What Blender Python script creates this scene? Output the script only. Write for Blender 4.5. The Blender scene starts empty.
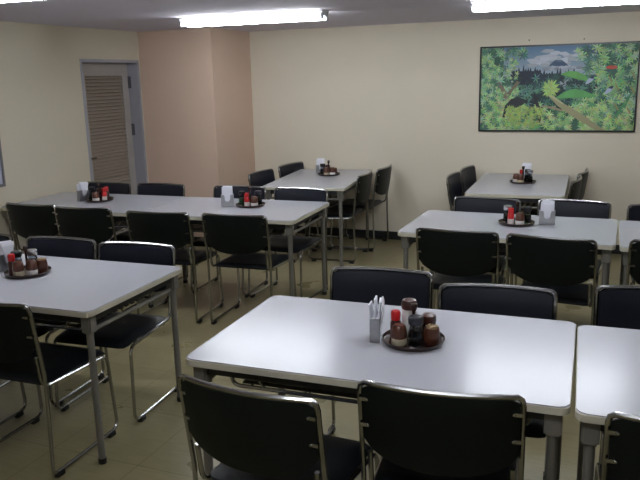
import bpy, bmesh, math, random
from mathutils import Vector, Matrix
R = math.radians
scene = bpy.context.scene
COL = scene.collection
random.seed(5)

# ------------------------------------------------------------------ materials
def new_mat(name):
    m = bpy.data.materials.new(name); m.use_nodes = True
    nt = m.node_tree
    return m, nt, nt.nodes['Principled BSDF']

def simple(name, col, rough=.5, metal=0., spec=.5, coat=0., var=0., scale=40., bump=0., bscale=200., rvar=0.):
    m, nt, b = new_mat(name)
    b.inputs['Base Color'].default_value = (*col, 1)
    b.inputs['Roughness'].default_value = rough
    b.inputs['Metallic'].default_value = metal
    b.inputs['Specular IOR Level'].default_value = spec
    b.inputs['Coat Weight'].default_value = coat
    tc = nt.nodes.new('ShaderNodeTexCoord')
    if var > 0:
        n = nt.nodes.new('ShaderNodeTexNoise'); n.inputs['Scale'].default_value = scale; n.inputs['Detail'].default_value = 5
        nt.links.new(tc.outputs['Object'], n.inputs['Vector'])
        mx = nt.nodes.new('ShaderNodeMix'); mx.data_type = 'RGBA'
        mx.inputs[6].default_value = (*[c * (1 - var) for c in col], 1)
        mx.inputs[7].default_value = (*[min(1, c * (1 + var)) for c in col], 1)
        nt.links.new(n.outputs['Fac'], mx.inputs[0]); nt.links.new(mx.outputs[2], b.inputs['Base Color'])
    if rvar > 0:
        n = nt.nodes.new('ShaderNodeTexNoise'); n.inputs['Scale'].default_value = 55; n.inputs['Detail'].default_value = 8
        nt.links.new(tc.outputs['Object'], n.inputs['Vector'])
        mr = nt.nodes.new('ShaderNodeMapRange'); mr.inputs['From Min'].default_value = .35; mr.inputs['From Max'].default_value = .65
        mr.inputs['To Min'].default_value = rough - rvar; mr.inputs['To Max'].default_value = rough + rvar
        nt.links.new(n.outputs['Fac'], mr.inputs['Value']); nt.links.new(mr.outputs['Result'], b.inputs['Roughness'])
    if bump > 0:
        n = nt.nodes.new('ShaderNodeTexNoise'); n.inputs['Scale'].default_value = bscale; n.inputs['Detail'].default_value = 4
        nt.links.new(tc.outputs['Object'], n.inputs['Vector'])
        bp = nt.nodes.new('ShaderNodeBump'); bp.inputs['Strength'].default_value = bump; bp.inputs['Distance'].default_value = .002
        nt.links.new(n.outputs['Fac'], bp.inputs['Height']); nt.links.new(bp.outputs['Normal'], b.inputs['Normal'])
    return m

def emis(name, col, strength):
    m, nt, b = new_mat(name)
    b.inputs['Base Color'].default_value = (.9, .9, .9, 1)
    b.inputs['Emission Color'].default_value = (*col, 1)
    b.inputs['Emission Strength'].default_value = strength
    return m

def glass(name, col, rough=.05, trans=.9):
    m, nt, b = new_mat(name)
    b.inputs['Base Color'].default_value = (*col, 1)
    b.inputs['Roughness'].default_value = rough
    b.inputs['Transmission Weight'].default_value = trans
    b.inputs['IOR'].default_value = 1.35; b.inputs['Specular IOR Level'].default_value = .25
    return m

M = {}
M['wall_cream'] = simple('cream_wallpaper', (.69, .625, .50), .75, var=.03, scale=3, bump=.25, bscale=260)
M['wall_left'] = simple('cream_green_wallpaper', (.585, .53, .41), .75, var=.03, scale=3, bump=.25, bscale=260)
M['wall_pink'] = simple('salmon_wallpaper', (.64, .475, .365), .75, var=.03, scale=3, bump=.25, bscale=260)
M['ceiling'] = simple('ceiling_board', (.63, .59, .665), .9, var=.12, scale=90, bump=.6, bscale=150)
M['baseboard'] = simple('black_vinyl_baseboard', (.012, .013, .014), .45)
M['chrome'] = simple('worn_chrome', (.38, .38, .375), .20, metal=1., var=.08, scale=30)
M['black_shell'] = simple('black_plastic_shell', (.004, .0062, .0055), .45, spec=.2, bump=.3, bscale=500)
M['navy_vinyl'] = simple('navy_black_vinyl', (.009, .011, .021), .42, spec=.3, bump=.4, bscale=600)
M['seat_vinyl'] = simple('black_vinyl_seat', (.006, .008, .011), .38, spec=.35, bump=.4, bscale=600)
M['rubber'] = simple('black_rubber', (.008, .008, .008), .6)
M['top'] = simple('white_melamine', (.435, .44, .475), .23, var=.008, scale=20, rvar=.018, spec=.38)
M['edge'] = simple('cream_table_edge', (.50, .47, .37), .5, var=.05)
M['apron'] = simple('dark_painted_steel', (.016, .017, .018), .5)
M['leg'] = simple('grey_painted_steel', (.17, .162, .14), .38, metal=.2, var=.06)
M['door_frame'] = simple('grey_painted_door_frame', (.33, .33, .365), .45)
M['door_leaf'] = simple('grey_beige_painted_door', (.38, .35, .32), .45, var=.03, scale=5)
M['louvre'] = simple('brown_beige_louvre', (.36, .30, .24), .5)
M['gap_shade'] = simple('painted_louvre_shade', (.05, .04, .035), .9)  # dark brown that paints the shade between the louvre slats
M['hinge'] = simple('dark_steel_hinge', (.10, .10, .11), .4, metal=.6)
M['brass'] = simple('dull_brass', (.12, .10, .07), .35, metal=.8)
M['fixture'] = simple('white_enamel', (.55, .55, .57), .4)
M['tube'] = emis('fluorescent_tube', (.90, .95, 1.0), 34)
M['holder'] = simple('grey_lamp_holder', (.35, .35, .36), .5)
M['wood_dark'] = simple('dark_lacquered_wood', (.030, .010, .007), .25, var=.3, scale=25, coat=.4)
M['wood_brown'] = simple('brown_turned_wood', (.085, .026, .013), .3, var=.3, scale=60, coat=.2)
M['wood_red'] = simple('red_brown_lacquer', (.050, .013, .009), .3, var=.25, scale=60, coat=.3)
M['red'] = simple('red_plastic_cap', (.55, .012, .014), .35)
M['black'] = simple('black_plastic_cap', (.010, .010, .012), .35)
M['silver'] = simple('silver_cap', (.5, .5, .52), .25, metal=.9)
M['dkgrey'] = simple('dark_grey_cap', (.022, .022, .032), .35)
M['salt'] = simple('white_salt', (.72, .69, .66), .8)
M['beige'] = simple('beige_powder', (.48, .42, .30), .8)
M['soy'] = simple('dark_soy_sauce', (.008, .005, .006), .12)
M['chili'] = simple('red_brown_seasoning', (.11, .022, .012), .6)
M['green'] = simple('green_label', (.05, .16, .05), .5)
M['label_white'] = simple('white_paper_label', (.65, .62, .60), .6)
M['glass'] = glass('clear_cruet_glass', (.62, .66, .70), .02, 1)
M['steel'] = simple('brushed_stainless', (.42, .42, .44), .33, metal=.85, var=.08, scale=80)
M['paper'] = simple('white_napkin_paper', (.80, .80, .86), .9, var=.03)
M['toothpick'] = simple('pale_toothpick_wood', (.50, .37, .22), .7, var=.3, scale=400)
M['board_white'] = simple('white_board_face', (.44, .45, .56), .25)
M['alu'] = simple('grey_aluminium_trim', (.20, .20, .20), .4, metal=.5)
M['nail'] = simple('dark_nail', (.06, .05, .05), .5, metal=.5)
M['pic_frame'] = simple('black_picture_frame', (.012, .014, .016), .35)

def floor_mat():
    m, nt, b = new_mat('olive_vinyl_floor')
    tc = nt.nodes.new('ShaderNodeTexCoord')
    n = nt.nodes.new('ShaderNodeTexNoise'); n.inputs['Scale'].default_value = 3.5; n.inputs['Detail'].default_value = 8
    nt.links.new(tc.outputs['Object'], n.inputs['Vector'])
    mp = nt.nodes.new('ShaderNodeMapping'); mp.inputs['Scale'].default_value = (1, 9, 1)
    nt.links.new(tc.outputs['Object'], mp.inputs['Vector'])
    n2 = nt.nodes.new('ShaderNodeTexNoise'); n2.inputs['Scale'].default_value = 8; n2.inputs['Detail'].default_value = 6
    nt.links.new(mp.outputs['Vector'], n2.inputs['Vector'])
    ad = nt.nodes.new('ShaderNodeMath'); ad.operation = 'ADD'
    nt.links.new(n.outputs['Fac'], ad.inputs[0]); nt.links.new(n2.outputs['Fac'], ad.inputs[1])
    mr = nt.nodes.new('ShaderNodeMapRange'); mr.inputs['From Min'].default_value = .7; mr.inputs['From Max'].default_value = 1.3
    nt.links.new(ad.outputs[0], mr.inputs['Value'])
    mx = nt.nodes.new('ShaderNodeMix'); mx.data_type = 'RGBA'
    mx.inputs[6].default_value = (.235, .205, .105, 1); mx.inputs[7].default_value = (.30, .265, .145, 1)
    nt.links.new(mr.outputs['Result'], mx.inputs[0])
    br = nt.nodes.new('ShaderNodeTexBrick'); br.offset = 0
    br.inputs['Scale'].default_value = 1; br.inputs['Brick Width'].default_value = .45; br.inputs['Row Height'].default_value = .45
    br.inputs['Mortar Size'].default_value = .0022; br.inputs['Mortar Smooth'].default_value = .3
    br.inputs['Color1'].default_value = (1, 1, 1, 1); br.inputs['Color2'].default_value = (.93, .93, .93, 1)
    br.inputs['Mortar'].default_value = (.55, .53, .5, 1)
    nt.links.new(tc.outputs['Object'], br.inputs['Vector'])
    mu = nt.nodes.new('ShaderNodeMix'); mu.data_type = 'RGBA'; mu.blend_type = 'MULTIPLY'; mu.inputs[0].default_value = 1
    nt.links.new(mx.outputs[2], mu.inputs[6]); nt.links.new(br.outputs['Color'], mu.inputs[7])
    nt.links.new(mu.outputs[2], b.inputs['Base Color'])
    b.inputs['Roughness'].default_value = .30
    mr2 = nt.nodes.new('ShaderNodeMapRange'); mr2.inputs['To Min'].default_value = .22; mr2.inputs['To Max'].default_value = .38
    nt.links.new(n.outputs['Fac'], mr2.inputs['Value']); nt.links.new(mr2.outputs['Result'], b.inputs['Roughness'])
    return m
M['floor'] = floor_mat()

def paint_mat():
    m, nt, b = new_mat('printed_painting')
    at = nt.nodes.new('ShaderNodeAttribute'); at.attribute_name = 'paint'
    nt.links.new(at.outputs['Color'], b.inputs['Base Color'])
    b.inputs['Roughness'].default_value = .55
    return m
M['paint'] = paint_mat()

# ------------------------------------------------------------------ helpers
def link(name, bm, mat, parent=None, smooth=False, mats=None):
    me = bpy.data.meshes.new(name)
    bmesh.ops.recalc_face_normals(bm, faces=bm.faces[:])
    bm.to_mesh(me); bm.free()
    for mm in (mats or [mat]): me.materials.append(mm)
    if smooth:
        for p in me.polygons: p.use_smooth = True
        me.set_sharp_from_angle(angle=R(40))
    o = bpy.data.objects.new(name, me); COL.objects.link(o)
    if parent is not None: o.parent = parent
    return o

def tag(o, label=None, cat=None, group=None, kind=None):
    if label: o['label'] = label
    if cat: o['category'] = cat
    if group: o['group'] = group
    if kind: o['kind'] = kind
    return o

def empty(name, loc=(0, 0, 0), rz=0, label=None, cat=None, group=None):
    o = bpy.data.objects.new(name, None); COL.objects.link(o)
    o.empty_display_size = .1
    o.location = loc; o.rotation_euler = (0, 0, R(rz))
    return tag(o, label, cat, group)

def copy_tree(o, parent=None):
    c = o.copy(); COL.objects.link(c); c.parent = parent
    for ch in list(o.children): copy_tree(ch, c)
    return c

def box(bm, lo, hi, bevel=0, seg=2):
    lo = Vector(lo); hi = Vector(hi)
    r = bmesh.ops.create_cube(bm, size=1)
    vs = r['verts']
    for v in vs:
        v.co = Vector([(lo[i] + hi[i]) / 2 + v.co[i] * (hi[i] - lo[i]) for i in range(3)])
    if bevel:
        es = list({e for v in vs for e in v.link_edges})
        bmesh.ops.bevel(bm, geom=es, offset=bevel, segments=seg, affect='EDGES', clamp_overlap=True)
    return bm

def BX(lo, hi, bevel=0, seg=2): return box(bmesh.new(), lo, hi, bevel, seg)

def fillet(pts, rad, n=5):
    pts = [Vector(p) for p in pts]
    out = [pts[0]]
    for i in range(1, len(pts) - 1):
        p = pts[i]; a = pts[i-1] - p; b = pts[i+1] - p
        r = rad[i] if isinstance(rad, (list, tuple)) else rad
        if r <= 0: out.append(p); continue
        la, lb = a.length, b.length; a.normalize(); b.normalize()
        ang = a.angle(b)
        if ang > math.pi - .03: out.append(p); continue
        d = min(r / math.tan(ang/2), la*.48, lb*.48)
        p0 = p + a*d; p1 = p + b*d
        for k in range(n+1):
            t = k/n
            out.append(p0*(1-t)**2 + p*2*t*(1-t) + p1*t*t)
    out.append(pts[-1])
    return out

def tube(bm, pts, r, seg=8, caps=True):
    pts = [Vector(p) for p in pts]
    n = len(pts); rings = []
    t0 = (pts[1]-pts[0]).normalized()
    up = Vector((0, 0, 1)) if abs(t0.z) < .9 else Vector((1, 0, 0))
    nrm = (up - t0*up.dot(t0)).normalized()
    for i, p in enumerate(pts):
        t = (pts[min(i+1, n-1)] - pts[max(i-1, 0)])
        if t.length < 1e-9: t = t0
        t.normalize()
        nrm = (nrm - t*nrm.dot(t)).normalized(); bn = t.cross(nrm)
        rings.append([bm.verts.new(p + (nrm*math.cos(2*math.pi*k/seg) + bn*math.sin(2*math.pi*k/seg))*r) for k in range(seg)])
    for a, b in zip(rings, rings[1:]):
        for k in range(seg): bm.faces.new((a[k], a[(k+1) % seg], b[(k+1) % seg], b[k]))
    if caps: bm.faces.new(rings[0][::-1]); bm.faces.new(rings[-1])
    return bm

def lathe(bm, prof, seg=20, c=(0, 0)):
    rings = []
    for r, z in prof:
        if r < 1e-5: rings.append([bm.verts.new((c[0], c[1], z))])
        else: rings.append([bm.verts.new((c[0]+r*math.cos(2*math.pi*k/seg), c[1]+r*math.sin(2*math.pi*k/seg), z)) for k in range(seg)])
    for a, b in zip(rings, rings[1:]):
        for k in range(seg):
            k2 = (k+1) % seg
            if len(a) == 1 and len(b) == 1: continue
            if len(a) == 1: bm.faces.new((a[0], b[k2], b[k]))
            elif len(b) == 1: bm.faces.new((a[k], a[k2], b[0]))
            else: bm.faces.new((a[k], a[k2], b[k2], b[k]))
    return bm

def rrect(L, W, r, n=6):
    out = []
    for cx, cy, a0 in ((L/2-r, W/2-r, 0), (-L/2+r, W/2-r, 90), (-L/2+r, -W/2+r, 180), (L/2-r, -W/2+r, 270)):
        for k in range(n+1):
            a = R(a0 + 90*k/n); out.append((cx + r*math.cos(a), cy + r*math.sin(a)))
    return out

def prism(bm, poly, z0, z1, top_in=0):
    b = [bm.verts.new((x, y, z0)) for x, y in poly]; t = [bm.verts.new((x, y, z1)) for x, y in poly]
    n = len(poly)
    for k in range(n): bm.faces.new((b[k], b[(k+1) % n], t[(k+1) % n], t[k]))
    bm.faces.new(b[::-1]); bm.faces.new(t)
    return bm

# ------------------------------------------------------------------ setting
XL, YB, ZC = -4.316, 6.720, 2.066
XR, YF = 2.6, -1.3
PX, PY = -3.506, 5.951           # pink pier front right corner
DY0, DY1, DZ = 5.10, 5.935, 1.803
def struct(name, bm, m, parent=None, smooth=False):
    o = link(name, bm, m, parent, smooth)
    if parent is None: o['kind'] = 'structure'
    return o
struct('floor', BX((XL-.3, YF-.1, -.1), (XR+.1, YB+.1, 0)), M['floor'])
struct('ceiling', BX((XL-.3, YF-.1, ZC), (XR+.1, YB+.1, ZC+.1)), M['ceiling'])
struct('wall_back', BX((XL-.3, YB, 0), (XR+.1, YB+.1, ZC)), M['wall_cream'])
struct('wall_right', BX((XR, YF, 0), (XR+.1, YB, ZC)), M['wall_cream'])
struct('wall_front', BX((XL-.3, YF-.1, 0), (XR+.1, YF, ZC)), M['wall_cream'])
bm = bmesh.new()
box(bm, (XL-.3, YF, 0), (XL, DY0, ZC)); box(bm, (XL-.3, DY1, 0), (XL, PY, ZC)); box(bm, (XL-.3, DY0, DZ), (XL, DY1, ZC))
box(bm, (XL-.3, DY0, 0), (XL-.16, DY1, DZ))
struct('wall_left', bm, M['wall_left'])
struct('wall_pillar', BX((XL-.3, PY, 0), (PX, YB, ZC)), M['wall_pink'])
struct('baseboard_back', BX((PX, YB-.008, 0), (XR, YB, .082), .002), M['baseboard'])
bm = box(bmesh.new(), (XL+.0, PY-.008, 0), (PX+.008, PY, .082), .002); box(bm, (PX, PY-.008, 0), (PX+.008, YB-.008, .082), .002)
struct('baseboard_pillar', bm, M['baseboard'])
struct('baseboard_left', BX((XL, YF, 0), (XL+.008, DY0-.002, .082), .002), M['baseboard'])
struct('baseboard_right', BX((XR-.008, YF, 0), (XR, YB-.008, .082), .002), M['baseboard'])

# door: recessed leaf in a grey frame, louvred panel
d = empty('door_1', (XL, (DY0+DY1)/2, 0)); d['kind'] = 'structure'
hw = (DY1-DY0)/2
bm = bmesh.new()
fx0, fx1 = -.158, .006
box(bm, (fx0, -hw, 0), (fx1, -hw+.028, DZ), .003)
box(bm, (fx0, hw-.028, 0), (fx1, hw, DZ), .003)
box(bm, (fx0, -hw+.028, DZ-.028), (fx1, hw-.028, DZ), .003)
link('door_frame', bm, M['door_frame'], d)
w2 = hw-.031
LX0, LX1 = -.150, -.112
pz0, pz1, py0, py1 = .28, 1.665, -w2+.135, w2-.095
bm = bmesh.new()
box(bm, (LX0, -w2, .008), (LX1, py0, DZ-.031)); box(bm, (LX0, py1, .008), (LX1, w2, DZ-.031))
box(bm, (LX0, py0, .008), (LX1, py1, pz0)); box(bm, (LX0, py0, pz1), (LX1, py1, DZ-.031))
box(bm, (LX0, py0, pz0), (LX0+.006, py1, pz1))
leaf = link('door_leaf', bm, M['door_leaf'], d)
bm = bmesh.new()
for a, b_ in (((LX1, py0-.008, pz0-.008), (LX1+.006, py0+.006, pz1+.008)), ((LX1, py1-.006, pz0-.008), (LX1+.006, py1+.008, pz1+.008)),
              ((LX1, py0, pz1-.006), (LX1+.006, py1, pz1+.008)), ((LX1, py0, pz0-.008), (LX1+.006, py1, pz0+.006))):
    box(bm, a, b_, .0015)
link('louvre_frame', bm, M['door_leaf'], leaf)
bm = bmesh.new()
n = 44; step = (pz1-pz0)/n
for k in range(n):
    z = pz0 + (k+.5)*step
    vs = [bm.verts.new(c) for c in ((LX0+.010, py0, z+.011), (LX0+.010, py1, z+.011), (LX1-.001, py1, z-.008), (LX1-.001, py0, z-.008),
                                     (LX0+.010, py0, z+.007), (LX0+.010, py1, z+.012), (LX1-.001, py1, z-.016), (LX1-.001, py0, z-.016))]
    for f in ((0, 1, 2, 3), (7, 6, 5, 4), (0, 4, 5, 1), (3, 2, 6, 7), (0, 3, 7, 4), (1, 5, 6, 2)): bm.faces.new([vs[i] for i in f])
link('louvre_panel', bm, M['louvre'], leaf)
link('louvre_gap_shade', BX((LX0+.0062, py0+.001, pz0+.001), (LX0+.008, py1-.001, pz1-.001)), M['gap_shade'], leaf)  # added dark sheet: its colour stands in for shade in the slat gaps
for z in (.30, 1.14, 1.595):
    bm = BX((LX1+.001, hw-.032, z-.055), (LX1+.030, hw-.0275, z+.055), .001)
    tube(bm, [(LX1+.006, hw-.035, z-.058), (LX1+.006, hw-.035, z+.058)], .007)
    link('hinge', bm, M['hinge'], d, True)
hy = -w2+.045
bm = lathe(bmesh.new(), [(0, 0), (.024, 0), (.024, .006), (.012, .008), (.010, .035), (0, .035)])
bmesh.ops.rotate(bm, verts=bm.verts[:], cent=(0, 0, 0), matrix=Matrix.Rotation(R(90), 3, 'Y'))
bmesh.ops.translate(bm, verts=bm.verts[:], vec=(LX1, hy, .93))
tube(bm, fillet([(LX1+.03, hy, .93), (LX1+.045, hy+.005, .93), (LX1+.045, hy+.105, .925)], .01), .009)
link('lever_handle', bm, M['brass'], leaf, True)
bm = lathe(bmesh.new(), [(0, 0), (.016, 0), (.016, .008), (.010, .012), (0, .012)])
bmesh.ops.rotate(bm, verts=bm.verts[:], cent=(0, 0, 0), matrix=Matrix.Rotation(R(90), 3, 'Y'))
bmesh.ops.translate(bm, verts=bm.verts[:], vec=(LX1, hy-.008, 1.02))
link('lock_cylinder', bm, M['hinge'], leaf, True)

# ------------------------------------------------------------------ wall board at far left
wb = empty('whiteboard', (XL, 3.5, .842), 0, 'pale board in a grey metal frame on the left wall, cut by the photo edge', 'whiteboard')
bw, bh = .615, .78
link('board_panel', BX((.002, -bw+.012, .012), (.014, bw-.012, bh-.012)), M['board_white'], wb)
bm = bmesh.new()
box(bm, (.001, -bw, 0), (.022, bw, .022), .003); box(bm, (.001, -bw, bh-.022), (.022, bw, bh), .003)
box(bm, (.001, -bw, .022), (.022, -bw+.022, bh-.022), .003); box(bm, (.001, bw-.022, .022), (.022, bw, bh-.022), .003)
link('board_frame', bm, M['alu'], wb)

# ------------------------------------------------------------------ painting
pic = empty('framed_painting', (-.510, YB, 1.453), 0, 'wide black framed painting of green jungle foliage and a distant mountain', 'painting')
PWd, PHt = 1.325, .752
bm = bmesh.new(); fw_ = .014
box(bm, (-PWd/2, -.024, -PHt/2), (PWd/2, -.001, -PHt/2+fw_), .002); box(bm, (-PWd/2, -.024, PHt/2-fw_), (PWd/2, -.001, PHt/2), .002)
box(bm, (-PWd/2, -.024, -PHt/2+fw_), (-PWd/2+fw_, -.001, PHt/2-fw_), .002); box(bm, (PWd/2-fw_, -.024, -PHt/2+fw_), (PWd/2, -.001, PHt/2-fw_), .002)
link('picture_frame', bm, M['pic_frame'], pic)
class Paint:
    def __init__(s):
        s.bm = bmesh.new(); s.cl = s.bm.loops.layers.float_color.new('paint'); s.n = 0
        s.W = PWd-2*fw_-.002; s.H = PHt-2*fw_-.002
    def poly(s, pts, col):
        s.n += 1
        y = -.012 - s.n*.0000030
        w, h = s.W/2, s.H/2
        vs = []
        for u, v in pts:
            x = (u-.5)*s.W; z = (.5-v)*s.H
            vs.append((max(-w, min(w, x)), y, max(-h, min(h, z))))
        vv = [s.bm.verts.new(c) for c in vs]
        try: f = s.bm.faces.new(vv)
        except ValueError: return
        for l in f.loops: l[s.cl] = (*col, 1)
    def leaf(s, u, v, ang, L, W, col):
        a = s.W/s.H; c, sn = math.cos(ang), math.sin(ang)
        P = [(0, 0), (.3, .5), (.6, .42), (1, 0), (.6, -.42), (.3, -.5)]
        s.poly([(u + (x*L*c - y*W*sn), v + (x*L*sn + y*W*c)*a) for x, y in P], col)
    def burst(s, u, v, r, n, col, jit=.30, wid=.22):
        a0 = rnd.random()*6.28
        for k in range(n):
            c = tuple(max(0, x*(1+rnd.uniform(-jit, jit))) for x in col)
            s.leaf(u, v, a0+6.283*k/n+rnd.uniform(-.15, .15), r*rnd.uniform(.75, 1.1), r*wid, c)
rnd = random.Random(11)
P = Paint()
P.poly([(0, 0), (1, 0), (1, 1), (0, 1)], (.05, .13, .09))
# sky
for k in range(22):
    t = k/22
    P.poly([(.15, .34*t), (.75, .34*t), (.75, .34*(t+.06)), (.15, .34*(t+.06))], (.10+.22*t, .20+.20*t, .33+.14*t))
for k in range(50):
    u = rnd.gauss(.50, .09); v = .15 + rnd.gauss(0, .045) - (u-.5)*.25
    g = rnd.uniform(.38, .62)
    pts = []
    for j in range(9):
        a = 6.283*j/9; rr = rnd.uniform(.6, 1)
        pts.append((u+.045*rr*math.cos(a), v+.028*rr*math.sin(a)))
    P.poly(pts, (g*.88, g*.95, g*1.05))
P.poly([(.44, .25), (.47, .19), (.49, .165), (.53, .165), (.555, .20), (.60, .27)], (.045, .085, .15))
P.poly([(.49, .175), (.50, .165), (.53, .165), (.54, .185), (.515, .19)], (.10, .15, .24))
for k in range(30):
    u = .42+.24*rnd.random(); v = .25+.03*rnd.random(); g = rnd.uniform(.25, .5)
    P.poly([(u+.03*math.cos(6.283*j/7)*rnd.uniform(.6, 1), v+.025*math.sin(6.283*j/7)*rnd.uniform(.6, 1)) for j in range(7)], (g*.85, g*.95, g*1.1))
# dark tree line and dark middle
def spiky(u0, u1, v0, base, amp, col, n=40):
    top = [(u0+(u1-u0)*i/n, v0+(-amp*rnd.random() if i % 2 else 0)) for i in range(n+1)]
    for a, b in zip(top, top[1:]): P.poly([a, b, (b[0], base), (a[0], base)], col)
spiky(.20, .40, .29, .45, .09, (.012, .022, .04), 26)
spiky(.36, .62, .33, .50, .08, (.014, .03, .05), 30)
spiky(.30, .76, .42, .75, .05, (.016, .04, .045), 40)
for k in range(150):
    u = rnd.uniform(.2, .78); v = rnd.uniform(.36, .72)
    P.burst(u, v, rnd.uniform(.018, .04), 6, rnd.choice([(.03, .09, .08), (.06, .18, .13), (.10, .25, .18), (.015, .03, .035)]))
# left mass
G = [(.19, .38, .16), (.27, .49, .19), (.36, .55, .24), (.13, .30, .18), (.23, .43, .24), (.07, .19, .14), (.32, .52, .34), (.05, .14, .12), (.40, .58, .28)]
def mass(n, fu, fv, ok, pal=G, r=(.022, .05), k=8):
    for _ in range(n):
        u, v = fu(), fv()
        if ok(u, v): P.burst(u, v, rnd.uniform(*r), k, rnd.choice(pal))
mass(250, lambda: rnd.uniform(0, .33), lambda: rnd.uniform(0, 1), lambda u, v: u < .19 + .10*(v > .45) + .04*math.sin(v*9) + .1*(v < .1))
P.poly([(.155, .60), (.175, .62), (.265, .42), (.245, .40)], (.17, .14, .09))
P.poly([(.11, .42), (.13, .41), (.20, .60), (.17, .62)], (.20, .15, .12))
P.poly([(.09, .12), (.12, .10), (.13, .16), (.11, .22), (.085, .19)], (.035, .10, .07))
mass(70, lambda: rnd.uniform(0, .25), lambda: rnd.uniform(.1, .8), lambda u, v: True, G, (.012, .025))
# right mass
mass(300, lambda: rnd.uniform(.60, 1), lambda: rnd.uniform(0, 1), lambda u, v: u > .66 - .05*(v < .2) + .04*math.sin(v*8) and not (.62 < u < .75 and .3 < v < .6))
# banana leaves
def blade(pts, w, col):
    n = len(pts)
    for i in range(n-1):
        wa = w*math.sin(math.pi*(i+.15)/(n-.7)); wb = w*math.sin(math.pi*(i+1.15)/(n-.7))
        (a, b), (c, e) = pts[i], pts[i+1]
        P.poly([(a, b-wa), (c, e-max(0, wb)), (c, e+max(0, wb)), (a, b+wa)], tuple(x*(1+.1*(i % 2)) for x in col))
blade([(.53, .335), (.58, .33), (.63, .35), (.68, .38), (.73, .44)], .045, (.12, .36, .09))
blade([(.50, .62), (.56, .58), (.62, .56), (.68, .57), (.76, .60)], .055, (.10, .34, .10))
blade([(.62, .66), (.70, .70), (.76, .74), (.82, .84)], .06, (.09, .27, .12))
blade([(.85, .95), (.90, .80), (.94, .70), (.98, .55)], .05, (.07, .25, .11))
for k in range(10):
    P.burst(.545+rnd.uniform(-.02, .03), .44+rnd.uniform(-.04, .08), .012, 5, (.38, .44, .50))
# bottom ferns
mass(220, lambda: rnd.uniform(.05, .97), lambda: rnd.uniform(.66, 1.0), lambda u, v: v > .70 or u < .3, [(.34, .53, .20), (.42, .58, .25), (.27, .46, .18), (.17, .35, .17), (.08, .21, .13), (.45, .56, .27)], (.02, .042), 9)
# dark twigs
for pts in ([(.155, .84), (.17, .70), (.21, .62), (.26, .60), (.32, .64), (.32, .68), (.26, .65), (.22, .67), (.185, .74), (.17, .85)],
            [(.35, .56), (.37, .55), (.39, .66), (.42, .78), (.41, .92), (.395, .92), (.40, .78), (.37, .68)],
            [(.19, .66), (.27, .62), (.30, .68), (.26, .72), (.20, .75)]):
    P.poly(pts, (.02, .025, .03))
mass(60, lambda: rnd.uniform(.18, .42), lambda: rnd.uniform(.72, .95), lambda u, v: True, [(.36, .48, .14), (.28, .42, .12)], (.015, .03), 9)
# tan branch
P.poly([(.45, .575), (.47, .56), (.56, .68), (.68, .81), (.80, .965), (.83, 1), (.77, 1), (.64, .86), (.52, .71)], (.32, .30, .17))
P.poly([(.45, .575), (.47, .56), (.56, .68), (.55, .69)], (.42, .42, .24))
P.poly([(.42, .70), (.50, .72), (.56, .76), (.55, .775), (.49, .745), (.42, .72)], (.30, .26, .16))
for v in range(4): P.burst(.468, .50, .065, 13, (.36, .54, .16), .2, .2)
# birds and flowers
for u, v in ((.715, .405), (.835, .525)):
    P.poly([(u-.03, v+.05), (u-.012, v-.01), (u+.012, v-.04), (u+.03, v-.035), (u+.018, v+.01), (u-.008, v+.045)], (.40, .48, .62))
    P.poly([(u-.005, v-.02), (u+.012, v-.045), (u+.03, v-.04), (u+.02, v-.01)], (.03, .05, .09))
P.poly([(.805, .265), (.83, .245), (.87, .25), (.885, .275), (.85, .29), (.82, .285)], (.48, .08, .05))
for k in range(7):
    u = rnd.uniform(.82, .97); v = rnd.uniform(.3, .75)
    P.poly([(u, v), (u+.02, v+.03), (u+.035, v+.09), (u+.025, v+.09), (u+.01, v+.04)], (.28, .26, .12))
mass(50, lambda: rnd.uniform(.72, 1), lambda: rnd.uniform(.1, .9), lambda u, v: abs(u-.715) > .05 and abs(u-.845) > .06, G, (.01, .02))
link('canvas', P.bm, M['paint'], pic)
for x, z in ((-.750, 1.871), (-.297, 1.863)):
    bm = lathe(bmesh.new(), [(0, 0), (.006, 0), (.006, .003), (.0025, .004), (.0025, .02), (0, .02)], 10)
    bmesh.ops.rotate(bm, verts=bm.verts[:], cent=(0, 0, 0), matrix=Matrix.Rotation(R(-90), 3, 'X'))
    o = link('nail', bm, M['nail'], None, True); o.location = (x, YB-.0195, z)
    tag(o, 'small dark nail in the back wall above the painting, ' + ('left of the pair' if x < -.5 else 'right of the pair'), 'nail', 'nails above the painting')

# ------------------------------------------------------------------ ceiling lamps
def lamp():
    t = empty('ceiling_light')
    L = 1.16
    bm = bmesh.new()
    prof = [(-.085, 0), (.085, 0), (.078, -.010), (.028, -.040), (-.028, -.040), (-.078, -.010)]
    a = [bm.verts.new((-L/2, y, z)) for y, z in prof]; b = [bm.verts.new((L/2, y, z)) for y, z in prof]
    for k in range(6): bm.faces.new((a[k], a[(k+1) % 6], b[(k+1) % 6], b[k]))
    bm.faces.new(a[::-1]); bm.faces.new(b)
    link('housing', bm, M['fixture'], t)
    for s in (-1, 1):
        tb = link('lamp_tube', tube(bmesh.new(), [(-.562, s*.052, -.048), (.562, s*.052, -.048)], .0155, 12), M['tube'], t, True)
        for e in (-1, 1):
            bm = box(bmesh.new(), (e*.562-.006*(e < 0) if e > 0 else -.580, s*.052-.017, -.066), (.580 if e > 0 else -.562, s*.052+.017, -.010), .004)
            link('lamp_holder', bm, M['holder'], t)
    return t
L0 = lamp()
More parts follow.
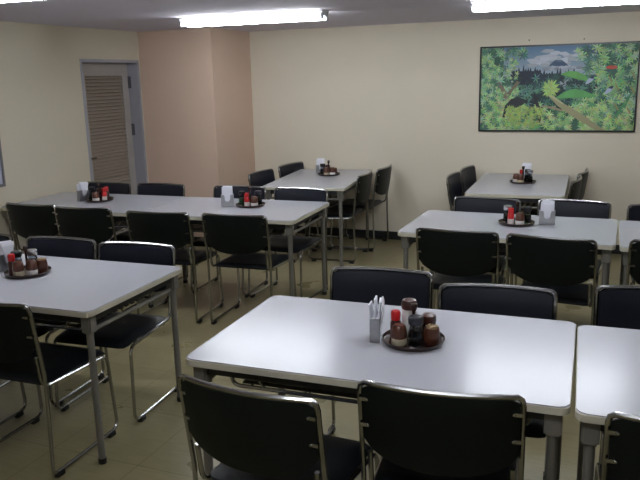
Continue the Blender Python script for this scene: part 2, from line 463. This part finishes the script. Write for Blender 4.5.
lamps = [(-2.565, 4.97, 3.0, "long glowing fluorescent ceiling light in front of the salmon pillar"),
         (-.37, 5.07, 3.0, "long glowing fluorescent ceiling light at the top right, above the painting"),
         (-2.72, 2.86, 2.0, 'glowing fluorescent ceiling light cut by the top left corner of the photo'),
         (-.42, 2.95, 2.0, 'fluorescent ceiling light over the foreground tables, above the photo edge'),
 (-.45, .75, 2.0, 'fluorescent ceiling light overhead near the camera, outside the photo')]
for i, (x, y, rz, lab) in enumerate(lamps):
    o = L0 if i == 0 else copy_tree(L0)
    o.location = (x, y, ZC); o.rotation_euler.z = R(rz)
    tag(o, lab, 'ceiling light', 'fluorescent ceiling lights')

# ------------------------------------------------------------------ tables
TL, TW, TZ = 1.195, .735, .70
def make_table():
    t = empty('dining_table')
    rr = rrect(TL, TW, .030)
    bm = prism(bmesh.new(), rrect(TL-.004, TW-.004, .028), TZ-.024, TZ)
    es = [e for e in bm.edges if all(v.co.z > TZ-.001 for v in e.verts)]
    bmesh.ops.bevel(bm, geom=es, offset=.003, segments=2, affect='EDGES')
    link('tabletop', bm, M['top'], t)
    bm = bmesh.new()
    inn = rrect(TL-.006, TW-.006, .027)
    n = len(rr)
    rings = []
    for poly, z in ((inn, TZ-.027), (rr, TZ-.025), (rr, TZ-.005), (inn, TZ-.003)):
        rings.append([bm.verts.new((x, y, z)) for x, y in poly])
    for a, b in zip(rings, rings[1:]):
        for k in range(n): bm.faces.new((a[k], a[(k+1) % n], b[(k+1) % n], b[k]))
    bm.faces.new(rings[0][::-1])
    link('edge_band', bm, M['edge'], t, True)
    ax, ay = TL/2-.043, TW/2-.050
    bm = bmesh.new()
    z1 = TZ-.027
    for s in (-1, 1):
        box(bm, (-ax, s*ay-.010, z1-.038), (ax, s*ay+.010, z1), .002)
        box(bm, (s*ax-.010, -ay+.01, z1-.038), (s*ax+.010, ay-.01, z1), .002)
    link('apron', bm, M['apron'], t)
    for sx in (-1, 1):
        for sy in (-1, 1):
            x, y = sx*ax, sy*ay
            lg = link('leg', tube(bmesh.new(), [(x, y, .012), (x+0, y, z1-.07)], .0155, 14), M['leg'], t, True)
            link('leg_bracket', BX((x-.024, y-.024, z1-.080), (x+.024, y+.024, z1), .006), M['leg'], lg)
            link('foot_cap', lathe(bmesh.new(), [(0, 0), (.017, 0), (.018, .003), (.018, .025), (0, .025)], 14, (x, y)), M['rubber'], lg, True)
        bm = tube(bmesh.new(), [(sx*ax, -ay+.01, z1-.095+.02), (sx*ax, ay-.01, z1-.095+.02)], .009, 8)
        link('crossbar', bm, M['leg'], t, True)
    # under-table shelf hung on bent rods
    bm = bmesh.new()
    zs = z1-.105
    for sy in (-1, 1):
        y = sy*(ay-.075)
        tube(bm, fillet([(-ax+.05, y, z1-.004), (-ax+.075, y, zs), (ax-.075, y, zs), (ax-.05, y, z1-.004)], .03), .007, 8)
    for k in range(5):
        x = -.42 + .21*k
        tube(bm, [(x, -ay+.075, zs), (x, ay-.075, zs)], .004, 6)
    for sx in (-1, 1):
        for sy in (-1, 1):
            tube(bm, [(sx*(ax-.19), sy*(ay-.075), zs), (sx*(ax-.12), sy*(ay-.075), z1-.006)], .005, 6)
    link('shelf_rail', bm, M['chrome'], t, True)
    bm = bmesh.new()
    for k in range(11):
        y = -(ay-.10) + 2*(ay-.10)*k/10
        box(bm, (-ax+.10, y-.011, zs+.004), (ax-.10, y+.011, zs+.008))
    link('under_shelf', bm, M['apron'], t)
    return t
T0 = make_table()
TABLES = {  # x, y, rot, long axis along x?
    'T1': (-.686, 2.266, 1.7, 'white rectangular table in the centre foreground with a brown condiment tray'),
    'T1p': (.528, 2.286, 2.4, 'bare white table cut by the right edge in the foreground'),
    'T2': (-.555, 4.330, -.8, 'white table in the middle right row carrying tray and napkin holder'),
    'T2p': (.652, 4.305, .6, "white table of the middle row, cut by the right photo edge"),
    'T4': (-2.521, 2.518, 1.7, 'white table in the left foreground with three chairs pushed behind it'),
    'T5': (-2.498, 4.445, 2.28, 'white table forming the right half of the long left row, open end towards the aisle'),
    'T5a': (-3.694, 4.397, 2.28, 'white table forming the left half of the long row, touching the left wall'),
    'T6': (-2.480, 6.040, 97.0, 'white table set endwise to the back wall beside the salmon pillar'),
    'T3': (-.705, 6.080, 91.8, 'white table set endwise to the back wall under the painting'),
}
for i, (k, (x, y, rz, lab)) in enumerate(TABLES.items()):
    o = T0 if i == 0 else copy_tree(T0)
    o.location = (x, y, 0); o.rotation_euler.z = R(rz)
    o.scale = (1.018, 1.005, 1) if k == 'T1' else (1, 1, 1)     # this one is a little longer than the rest
    tag(o, lab, 'table', 'white rectangular dining tables')

# ------------------------------------------------------------------ chairs
HW = .216
def ycurve(x): return -.034*(1-(x/HW)**2)
def yback(z): return -.205 - .042*max(0, (z-.46)/.30)
def make_chair():
    t = empty('dining_chair')
    r = .0080
    side = lambda s: [(s*.200, -.214, .535), (s*.200, -.196, .40), (s*.212, .200, .388), (s*.219, .224, .012+r), (s*.219, -.216, .012+r), (s*.219, -.205, .45)]
    up = []
    L = side(-1); Rr = side(1)
    rad_s = [0, .045, .045, .045, .032]
    path = fillet(L[:5] + [(-.2205, -.206, .30)], rad_s + [0])
    path += [Vector((-.2225, yback(z), z)) for z in (.46, .55, .64, .72)]
    # hoop corner and top
    corner = [Vector((-.2225, yback(.735), .737)), Vector((-.219, yback(.76)-.001, .756)), Vector((-.207, yback(.765)+ycurve(-.205)*.9, .7645))]
    path += corner
    for k in range(1, 12):
        x = -.19 + .38*k/12
        path.append(Vector((x, -.247+ycurve(x), .7655)))
    path2 = [Vector((-p.x, p.y, p.z)) for p in (path[:len(path)-11])][::-1]
    path += path2
    bm = tube(bmesh.new(), path, r, 8)
    link('frame', bm, M['chrome'], t, True)
    bm = bmesh.new()
    for y in (-.12, .13): tube(bm, [(-.207, y, .389), (.207, y, .389)], .007, 6)
    link('crossbar', bm, M['chrome'], t, True)
    for s in (-1, 1):
        for y in (-.180, .170):
            link('glide', BX((s*.220-.013, y-.022, 0), (s*.220+.013, y+.022, .024), .004), M['rubber'], t)
    # seat
    bm = bmesh.new()
    nx, ny = 12, 14
    def seat_pt(i, j, top):
        u = -1+2*i/nx; v = j/ny
        x = u*.203; y = -.178 + v*.408
        # rounded corners in plan
        e = max(0, abs(u)-.8)/.2; f = max(0, abs(2*v-1)-.85)/.15
        if e > 0 and f > 0:
            k = math.hypot(e, f)
            if k > 1:
                x = (1 if u > 0 else -1)*(.8+.2*e/k)*.203
                y = -.178+.204 + (1 if v > .5 else -1)*(.85+.15*f/k)*.204
        drop = .022*max(0, (v-.72)/.28)**2
        edge = max(abs(u), abs(2*v-1))
        if top: z = .424 - .010*(1-u*u)*math.sin(math.pi*v) - drop - .016*max(0, (edge-.86)/.14)**2
        else: z = .398 - drop*.5
        return Vector((x, y, z))
    grid = {}
    for top in (0, 1):
        for i in range(nx+1):
            for j in range(ny+1): grid[top, i, j] = bm.verts.new(seat_pt(i, j, top))
    for top in (0, 1):
        for i in range(nx):
            for j in range(ny): bm.faces.new([grid[top, a, b] for a, b in ((i, j), (i+1, j), (i+1, j+1), (i, j+1))])
    for i in range(nx):
        for j in (0, ny): bm.faces.new([grid[0, i, j], grid[0, i+1, j], grid[1, i+1, j], grid[1, i, j]])
    for j in range(ny):
        for i in (0, nx): bm.faces.new([grid[0, i, j], grid[0, i, j+1], grid[1, i, j+1], grid[1, i, j]])
    link('seat', bm, M['seat_vinyl'], t, True)
    # backrest: outer shell and front pad
    hb = .2150
    def ztop(u):
        e = max(0, abs(u)-.88)/.12
        return .760 - .013*(1-math.sqrt(max(0, 1-e*e)))
    def zbot(u):
        return .758 - (.155 + .095*math.sqrt(max(0, 1-(abs(u)*.985)**2.2)))
    def panel(y0, y1, inset, name, mat):
        bm = bmesh.new(); nu, nv = 18, 8
        g = {}
        for f in (0, 1):
            for i in range(nu+1):
                u = -1+2*i/nu
                zt, zb = ztop(u)-inset, zbot(u)+inset
                for j in range(nv+1):
                    z = zt + (zb-zt)*j/nv
                    x = u*(hb-inset)
                    puff = 0
                    if f: puff = .006*(1-u**6)*(1-(2*j/nv-1)**6)
                    g[f, i, j] = bm.verts.new((x, yback(z)+ycurve(x)+(y0, y1+puff if y1 > y0 else y1-puff)[f], z))
        for f in (0, 1):
            for i in range(nu):
                for j in range(nv): bm.faces.new([g[f, a, b] for a, b in ((i, j), (i+1, j), (i+1, j+1), (i, j+1))])
        for i in range(nu):
            for j in (0, nv): bm.faces.new([g[0, i, j], g[0, i+1, j], g[1, i+1, j], g[1, i, j]])
        for j in range(nv):
            for i in (0, nu): bm.faces.new([g[0, i, j], g[0, i, j+1], g[1, i, j+1], g[1, i, j]])
        return link(name, bm, mat, t, True)
    panel(0, -.008, 0, 'backrest', M['black_shell'])
    panel(.0002, .010, .004, 'back_pad', M['navy_vinyl'])
    for s in (-1, 1):
        for z in (.716, .632):
            x = s*.199
            y = yback(z)+ycurve(x)-.0085
            bm = BX((min(s*.197, s*.220), y-.0022, z-.0055), (max(s*.197, s*.220), y+.0005, z+.0055), .001)
            lathe_b = lathe(bmesh.new(), [(0, 0), (.0055, 0), (.004, .003), (0, .004)], 10)
            bmesh.ops.rotate(lathe_b, verts=lathe_b.verts[:], cent=(0, 0, 0), matrix=Matrix.Rotation(R(90), 3, 'X'))
            bmesh.ops.translate(lathe_b, verts=lathe_b.verts[:], vec=(x, y-.002, z))
            tmp = bpy.data.meshes.new('t'); lathe_b.to_mesh(tmp); lathe_b.free(); bm.from_mesh(tmp); bpy.data.meshes.remove(tmp)
            link('bracket', bm, M['chrome'], t, True)
    return t
C0 = make_chair()
CH = [
 (-.905, 1.615, -3.6, "black chair in the near foreground, left of the pair before the centre table"),
 (-.400, 1.782, 5.6, "black chair in the near foreground, right of the pair before the centre table"),
 (.250, 1.795, 3, "black chair cut by the bottom right corner of the photo"),
 (-.912, 2.886, 184.9, "navy-black chair facing the camera behind the centre foreground table, left of the two"),
 (-.397, 2.775, 186, 'navy-black chair facing the camera behind the centre foreground table, right of two'),
 (.190, 2.930, 186, 'navy-black chair behind the bare right foreground table, cut by the photo edge'),
 (-.769, 3.802, -1.2, "black chair seen from behind at the middle right table, the left one"),
 (-.276, 3.765, -6.5, "black chair seen from behind at the middle right table, the right one"),
 (.327, 3.820, 3, 'black chair seen from behind in the middle row, cut by the right photo edge'),
 (-.780, 4.860, 176, 'chair behind the middle right table, its navy pad visible behind the condiment tray'),
 (-.222, 4.890, 175, 'chair behind the middle right table, its navy pad visible right of the napkin holder'),
 (.325, 4.850, 185, 'navy-padded chair behind the middle row table at the right photo edge'),
 (-3.823, 3.862, 1.6, "black chair nearest the left wall, near side of the long left row"),
 (-3.350, 3.845, 5, "black chair second from the left wall, near side of the long left row"),
 (-2.736, 3.836, 6, "black chair second from the aisle, near side of the long left row"),
 (-2.195, 3.885, 3, "black chair nearest the aisle, near side of the long left row"),
 (-3.970, 4.900, 182, "chair on the far side of the long left row, half hidden by tray and napkins"),
 (-3.455, 4.925, 182, "chair on the far side of the long left row, below the door jamb"),
 (-2.730, 4.950, 183, "far side chair of the long left row, behind the aisle half's napkin holder"),
 (-2.205, 4.960, 177, 'chair on the far side of the long left row at its aisle end'),
 (-3.345, 2.965, 184, "chair behind the left foreground table, only an edge showing at the photo border"),
 (-2.780, 2.995, 184, 'navy-black chair behind the left foreground table, just right of its condiment tray'),
 (-2.285, 3.000, 184.5, 'navy-black chair behind the left foreground table at its aisle corner'),
 (-2.278, 1.998, 2, 'black chair in front of the left foreground table, its back cut by the photo edge'),
 (-2.845, 2.010, 2, "chair before the left foreground table, only its sled foot inside the photo"),
 (-2.985, 5.830, -93, "chair left of the pillar-side back table, nearer the camera"),
 (-2.955, 6.430, -98, "chair left of the pillar-side back table, closest to the back wall"),
 (-2.015, 5.930, 93, "chair right of the pillar-side back table, nearer the camera"),
 (-1.985, 6.405, 90, "chair right of the pillar-side back table, closest to the back wall"),
 (-1.242, 5.975, -91, "chair left of the table under the painting, nearer the camera"),
 (-1.218, 6.468, -95, "chair left of the table under the painting, closest to the back wall"),
 (-.268, 5.975, 85, "chair right of the table under the painting, nearer the camera"),
 (-.240, 6.455, 84, "chair right of the table under the painting, closest to the back wall"),
]
for i, (x, y, rz, lab) in enumerate(CH):
    o = C0 if i == 0 else copy_tree(C0)
    a = R(rz)
    # (x, y) is where the middle of the top rail ends stand; the chair's origin is .247 in front of it
    o.location = (x - .247*math.sin(a), y + .247*math.cos(a), 0); o.rotation_euler.z = a
    tag(o, lab, 'chair', 'black tubular steel dining chairs')

# ------------------------------------------------------------------ table-top things
def make_tray():
    t = empty('condiment_tray')
    bm = lathe(bmesh.new(), [(0, .0), (.090, .0), (.102, .003), (.107, .012), (.108, .018), (.1055, .018), (.1015, .009), (.0975, .0075), (0, .0075)], 36)
    link('tray', bm, M['wood_dark'], t, True)
    bm = lathe(bmesh.new(), [(0, .0075), (.010, .0075), (.006, .014), (.0055, .11), (.011, .118), (.013, .128), (.010, .138), (0, .141)], 14)
    link('handle_post', bm, M['wood_dark'], t, True)
    return t
def item(name, parts):
    t = empty(name)
    for pn, prof, mat in parts:
        link(pn, lathe(bmesh.new(), prof, 18), M[mat], t, True)
    return t
S = {}
S['red'] = item('sauce_bottle', [('bottle_body', [(0, 0), (.018, 0), (.019, .004), (.019, .055), (.013, .066), (0, .066)], 'wood_red'),
                                  ('cap', [(0, .064), (.0155, .064), (.0165, .068), (.0165, .092), (.013, .097), (0, .098)], 'red')])
S['redwhite'] = item('sauce_bottle', [('bottle_body', [(0, 0), (.018, 0), (.019, .004), (.019, .030), (0, .030)], 'label_white'),
                                  ('shoulder', [(0, .030), (.019, .030), (.019, .058), (.013, .068), (0, .068)], 'red'),
                                  ('cap', [(0, .067), (.0155, .067), (.0165, .070), (.0165, .090), (.013, .095), (0, .096)], 'red')])
def shaker(base):
    return item('seasoning_shaker', [('glass_base', [(0, 0), (.024, 0), (.0265, .004), (.0265, .022), (.025, .024), (0, .024)], base),
                                 ('wooden_sleeve', [(0, .0242), (.0265, .0242), (.0275, .03), (.0255, .050), (.0225, .064), (.017, .070), (0, .071)], 'wood_brown')])
S['white'] = shaker('salt'); S['beige'] = shaker('beige')
S['pick'] = item('toothpick_cup', [('cup', [(0, 0), (.022, 0), (.026, .008), (.0285, .025), (.027, .045), (.025, .056), (.023, .056), (.023, .050), (0, .050)], 'wood_brown')])
bm = bmesh.new()
for k in range(60):
    a = random.random()*6.28; q = .020*math.sqrt(random.random())
    x, y = q*math.cos(a), q*math.sin(a)
    tube(bm, [(x*.8, y*.8, .051), (x, y, .062+random.uniform(-.002, .002))], .0016, 4)
tp = link('toothpicks', bm, M['toothpick'], S['pick']); tp['kind'] = 'stuff'
def cruet(cap, fill):
    t = item('sauce_cruet', [('sauce', [(0, .004), (.022, .004), (.0245, .012), (.0232, .038), (.0200, .052), (0, .052)], fill),
                              ('glass_body', [(0, 0), (.025, 0), (.0275, .004), (.0275, .012), (.0255, .040), (.021, .060), (.0185, .074), (.0165, .074), (.019, .060), (.0236, .040), (.0256, .012), (.024, .0035), (0, .0035)], 'glass'),
                              ('lid', [(0, .072), (.023, .072), (.0255, .076), (.0255, .096), (.022, .100), (0, .101)], cap)])
    return t
S['cruet'] = cruet('dkgrey', 'soy'); S['cruetblack'] = cruet('black', 'soy'); S['cruetpale'] = cruet('silver', 'soy'); S['greencruet'] = cruet('black', 'green')
S['tall'] = item('seasoning_jar', [('glass_body', [(0, 0), (.024, 0), (.0255, .004), (.0255, .09), (.022, .098), (0, .098)], 'label_white'),
                                ('lid', [(0, .098), (.026, .098), (.0285, .103), (.0285, .118), (.024, .129), (.012, .133), (0, .134)], 'wood_red')])
S['dark'] = item('seasoning_jar', [('jar_body', [(0, 0), (.023, 0), (.025, .004), (.025, .055), (0, .055)], 'soy'),
                                ('lid', [(0, .055), (.0255, .055), (.0265, .06), (.0255, .078), (.018, .084), (0, .085)], 'wood_red')])

def make_napkins():
    t = empty('napkin_holder')
    w, dd, h = .046, .018, .085
    th = .0015
    bm = bmesh.new()
    box(bm, (-w, -dd, 0), (w, dd, .002))
    box(bm, (-w, -dd, 0), (-w+th, dd, h)); box(bm, (w-th, -dd, 0), (w, dd, h))
    box(bm, (-w, dd-th, 0), (w, dd, h))
    # front plate with a U-shaped notch
    n = 12; pts = [(-w, 0), (w, 0), (w, h), (.019, h)]
    for k in range(n+1):
        a = -math.pi*k/n
        pts.append((.019*math.cos(a), h-.030+.019*math.sin(a)))
    pts.append((-.019, h)); pts.append((-w, h))
    f = [bm.verts.new((x, -dd, z)) for x, z in pts]; b = [bm.verts.new((x, -dd+th, z)) for x, z in pts]
    m_ = len(pts)
    for k in range(m_): bm.faces.new((f[k], f[(k+1) % m_], b[(k+1) % m_], b[k]))
    bm.faces.new(f); bm.faces.new(b[::-1])
    link('holder_box', bm, M['steel'], t)
    bm = bmesh.new()
    rn = random.Random(3)
    def sheet(x0, x1, y, top, lean, thk):
        a = [(x0, y, .004), (x1, y, .004), (x1-.003, y+lean*.7, top-.005), (x0+.004, y+lean, top)]
        v0 = [bm.verts.new(c) for c in a]; v1 = [bm.verts.new((c[0], c[1]+thk, c[2])) for c in a]
        for q in range(4): bm.faces.new((v0[q], v0[(q+1) % 4], v1[(q+1) % 4], v1[q]))
        bm.faces.new(v0[::-1]); bm.faces.new(v1)
    sheet(-.042, .042, -.0125, h-.004, 0, .026)
    sheet(-.040, .038, -.012, h+.058, -.008, .006)
    sheet(-.034, .042, -.004, h+.064, .002, .006)
    sheet(-.042, .030, .005, h+.048, .013, .005)
    # the front napkin curls over and hangs in the notch
    path = [(-dd-.001, h+.054), (-dd-.006, h+.058), (-dd-.010, h+.040), (-dd-.0085, h-.004), (-dd-.006, h-.036)]
    wd = [.036, .036, .033, .022, .014]
    rows = [[bm.verts.new((s*q, y+o_, z)) for s in (-1, -.3, .3, 1)] for o_ in (0, .0015) for (y, z), q in zip(path, wd)]
    for o_ in (0, 5):
        for i in range(4):
            for j in range(3): bm.faces.new((rows[o_+i][j], rows[o_+i][j+1], rows[o_+i+1][j+1], rows[o_+i+1][j]))
    for i in range(4):
        for j in (0, 3): bm.faces.new((rows[i][j], rows[i+1][j], rows[5+i+1][j], rows[5+i][j]))
    for i in (0, 4):
        for j in range(3): bm.faces.new((rows[i][j], rows[i][j+1], rows[5+i][j+1], rows[5+i][j]))
    link('napkins', bm, M['paper'], t)
    return t

first = {}
def place(key, proto, x, y, z, rz, lab, cat, grp):
    o = proto if key not in first else copy_tree(first[key])
    if key not in first: first[key] = proto
    o.location = (x, y, z); o.rotation_euler.z = R(rz)
    tag(o, lab, cat, grp)
    return o
WHERE = {'T1': 'centre foreground table', 'T4': 'left foreground table', 'T2': 'middle right table', 'T5': "long row's aisle half",
         'T5a': "long row's wall half", 'T6': 'pillar-side back table', 'T3': 'back table under the painting'}
TR = {
 'T1': ((-.600, 2.266), [('red', -.066, .026), ('beige', -.052, -.045), ('tall', -.016, .050), ('cruet', .008, -.046), ('dark', .056, .040), ('pick', .066, -.028)]),
 'T4': ((-2.600, 2.560), [('red', -.072, .008), ('cruetblack', -.046, .052), ('beige', -.044, -.048), ('cruetpale', .030, .052), ('white', .019, -.052), ('pick', .070, -.004)]),
 'T2': ((-.523, 4.385), [('cruetpale', -.058, .030), ('redwhite', -.036, -.030), ('white', .020, -.048), ('cruetblack', .064, -.002)]),
 'T5': ((-2.416, 4.530), [('greencruet', -.062, .024), ('redwhite', -.026, -.040), ('white', .030, -.048), ('cruet', .064, .016)]),
 'T5a': ((-3.690, 4.440), [('cruetblack', -.056, .036), ('white', -.030, -.050), ('redwhite', .040, -.030), ('red', .060, .020), ('dark', .006, .058)]),
 'T6': ((-2.470, 6.215), [('cruetblack', -.060, .012), ('beige', -.024, -.052), ('pick', .056, .020), ('white', .036, -.044), ('dark', -.010, .056)]),
 'T3': ((-.690, 6.110), [('white', -.060, .000), ('beige', -.022, -.052), ('cruetpale', .056, -.010), ('red', -.014, .050), ('cruetblack', .040, .052)]),
}
DESC = {'red': ('brown sauce bottle with a red cap', 'sauce bottle'), 'redwhite': ('red-topped sauce bottle with a pale body', 'sauce bottle'),
        'white': ('brown wooden shaker with a white base', 'shaker'), 'beige': ('brown wooden shaker with a beige base', 'shaker'),
        'pick': ('brown wooden cup of toothpicks', 'toothpick cup'), 'cruet': ('glass soy sauce cruet with a dark grey lid', 'cruet'),
        'cruetblack': ('glass sauce cruet with a black lid', 'cruet'), 'cruetpale': ('glass sauce cruet with a silver lid', 'cruet'),
        'greencruet': ('glass jar with green contents and a black lid', 'jar'), 'tall': ('tall pale jar with a glossy red-brown lid', 'jar'),
        'dark': ('small dark jar with a brown lid', 'jar')}
tray0 = make_tray(); nap0 = make_napkins()
for k, ((cx, cy), items) in TR.items():
    place('tray', tray0, cx, cy, TZ, 0, 'round dark condiment tray with centre post on the ' + WHERE[k], 'tray', 'condiment trays')
    ang = math.atan2(-cx, cy)     # each set was arranged facing the entrance side
    c, s = math.cos(ang), math.sin(ang)
    for kd, r_, a_ in items:
        r_ *= .93; a_ *= .93
        place(kd, S[kd], cx + r_*c - a_*s, cy + r_*s + a_*c, TZ+.0078, math.degrees(ang)+random.uniform(-20, 20),
              DESC[kd][0] + ', tray of the ' + WHERE[k], DESC[kd][1], 'condiments on the trays')
NP = {'T1': (-.734, 2.262, 103), 'T4': (-2.757, 2.585, 80), 'T2': (-.350, 4.420, 6), 'T5': (-2.578, 4.486, 28), 'T5a': (-3.826, 4.418, 75),
      'T6': (-2.585, 6.300, 30), 'T3': (-.680, 6.262, 10)}
for k, (x, y, rz) in NP.items():
    place('nap', nap0, x, y, TZ, rz, 'steel holder of white napkins on the ' + WHERE[k], 'napkin holder', 'napkin holders')

# ------------------------------------------------------------------ camera
cam = bpy.data.cameras.new('camera'); co = bpy.data.objects.new('camera', cam); COL.objects.link(co)
pi_, ya, ro, H = R(12.80), R(22.51), R(-1.41), 1.596
fwd = Vector((-math.sin(ya)*math.cos(pi_), math.cos(ya)*math.cos(pi_), -math.sin(pi_)))
rt = Vector((math.cos(ya), math.sin(ya), 0)); upv = rt.cross(fwd)
r2 = rt*math.cos(ro) + upv*math.sin(ro); u2 = -rt*math.sin(ro) + upv*math.cos(ro)
mt = Matrix((r2, u2, -fwd)).transposed().to_4x4(); mt.translation = Vector((0, 0, H))
co.matrix_world = mt
cam.sensor_width = 36; cam.sensor_fit = 'HORIZONTAL'; cam.lens = 715.0/640*36; cam.clip_start = .05
scene.camera = co

w = bpy.data.worlds.new('world'); scene.world = w; w.use_nodes = True
w.node_tree.nodes['Background'].inputs['Color'].default_value = (.02, .02, .02, 1)
w.node_tree.nodes['Background'].inputs['Strength'].default_value = .2
vs = scene.view_settings
vs.view_transform = 'Standard'; vs.look = 'None'; vs.gamma = 1; vs.use_curve_mapping = False
vs.exposure = 0.3
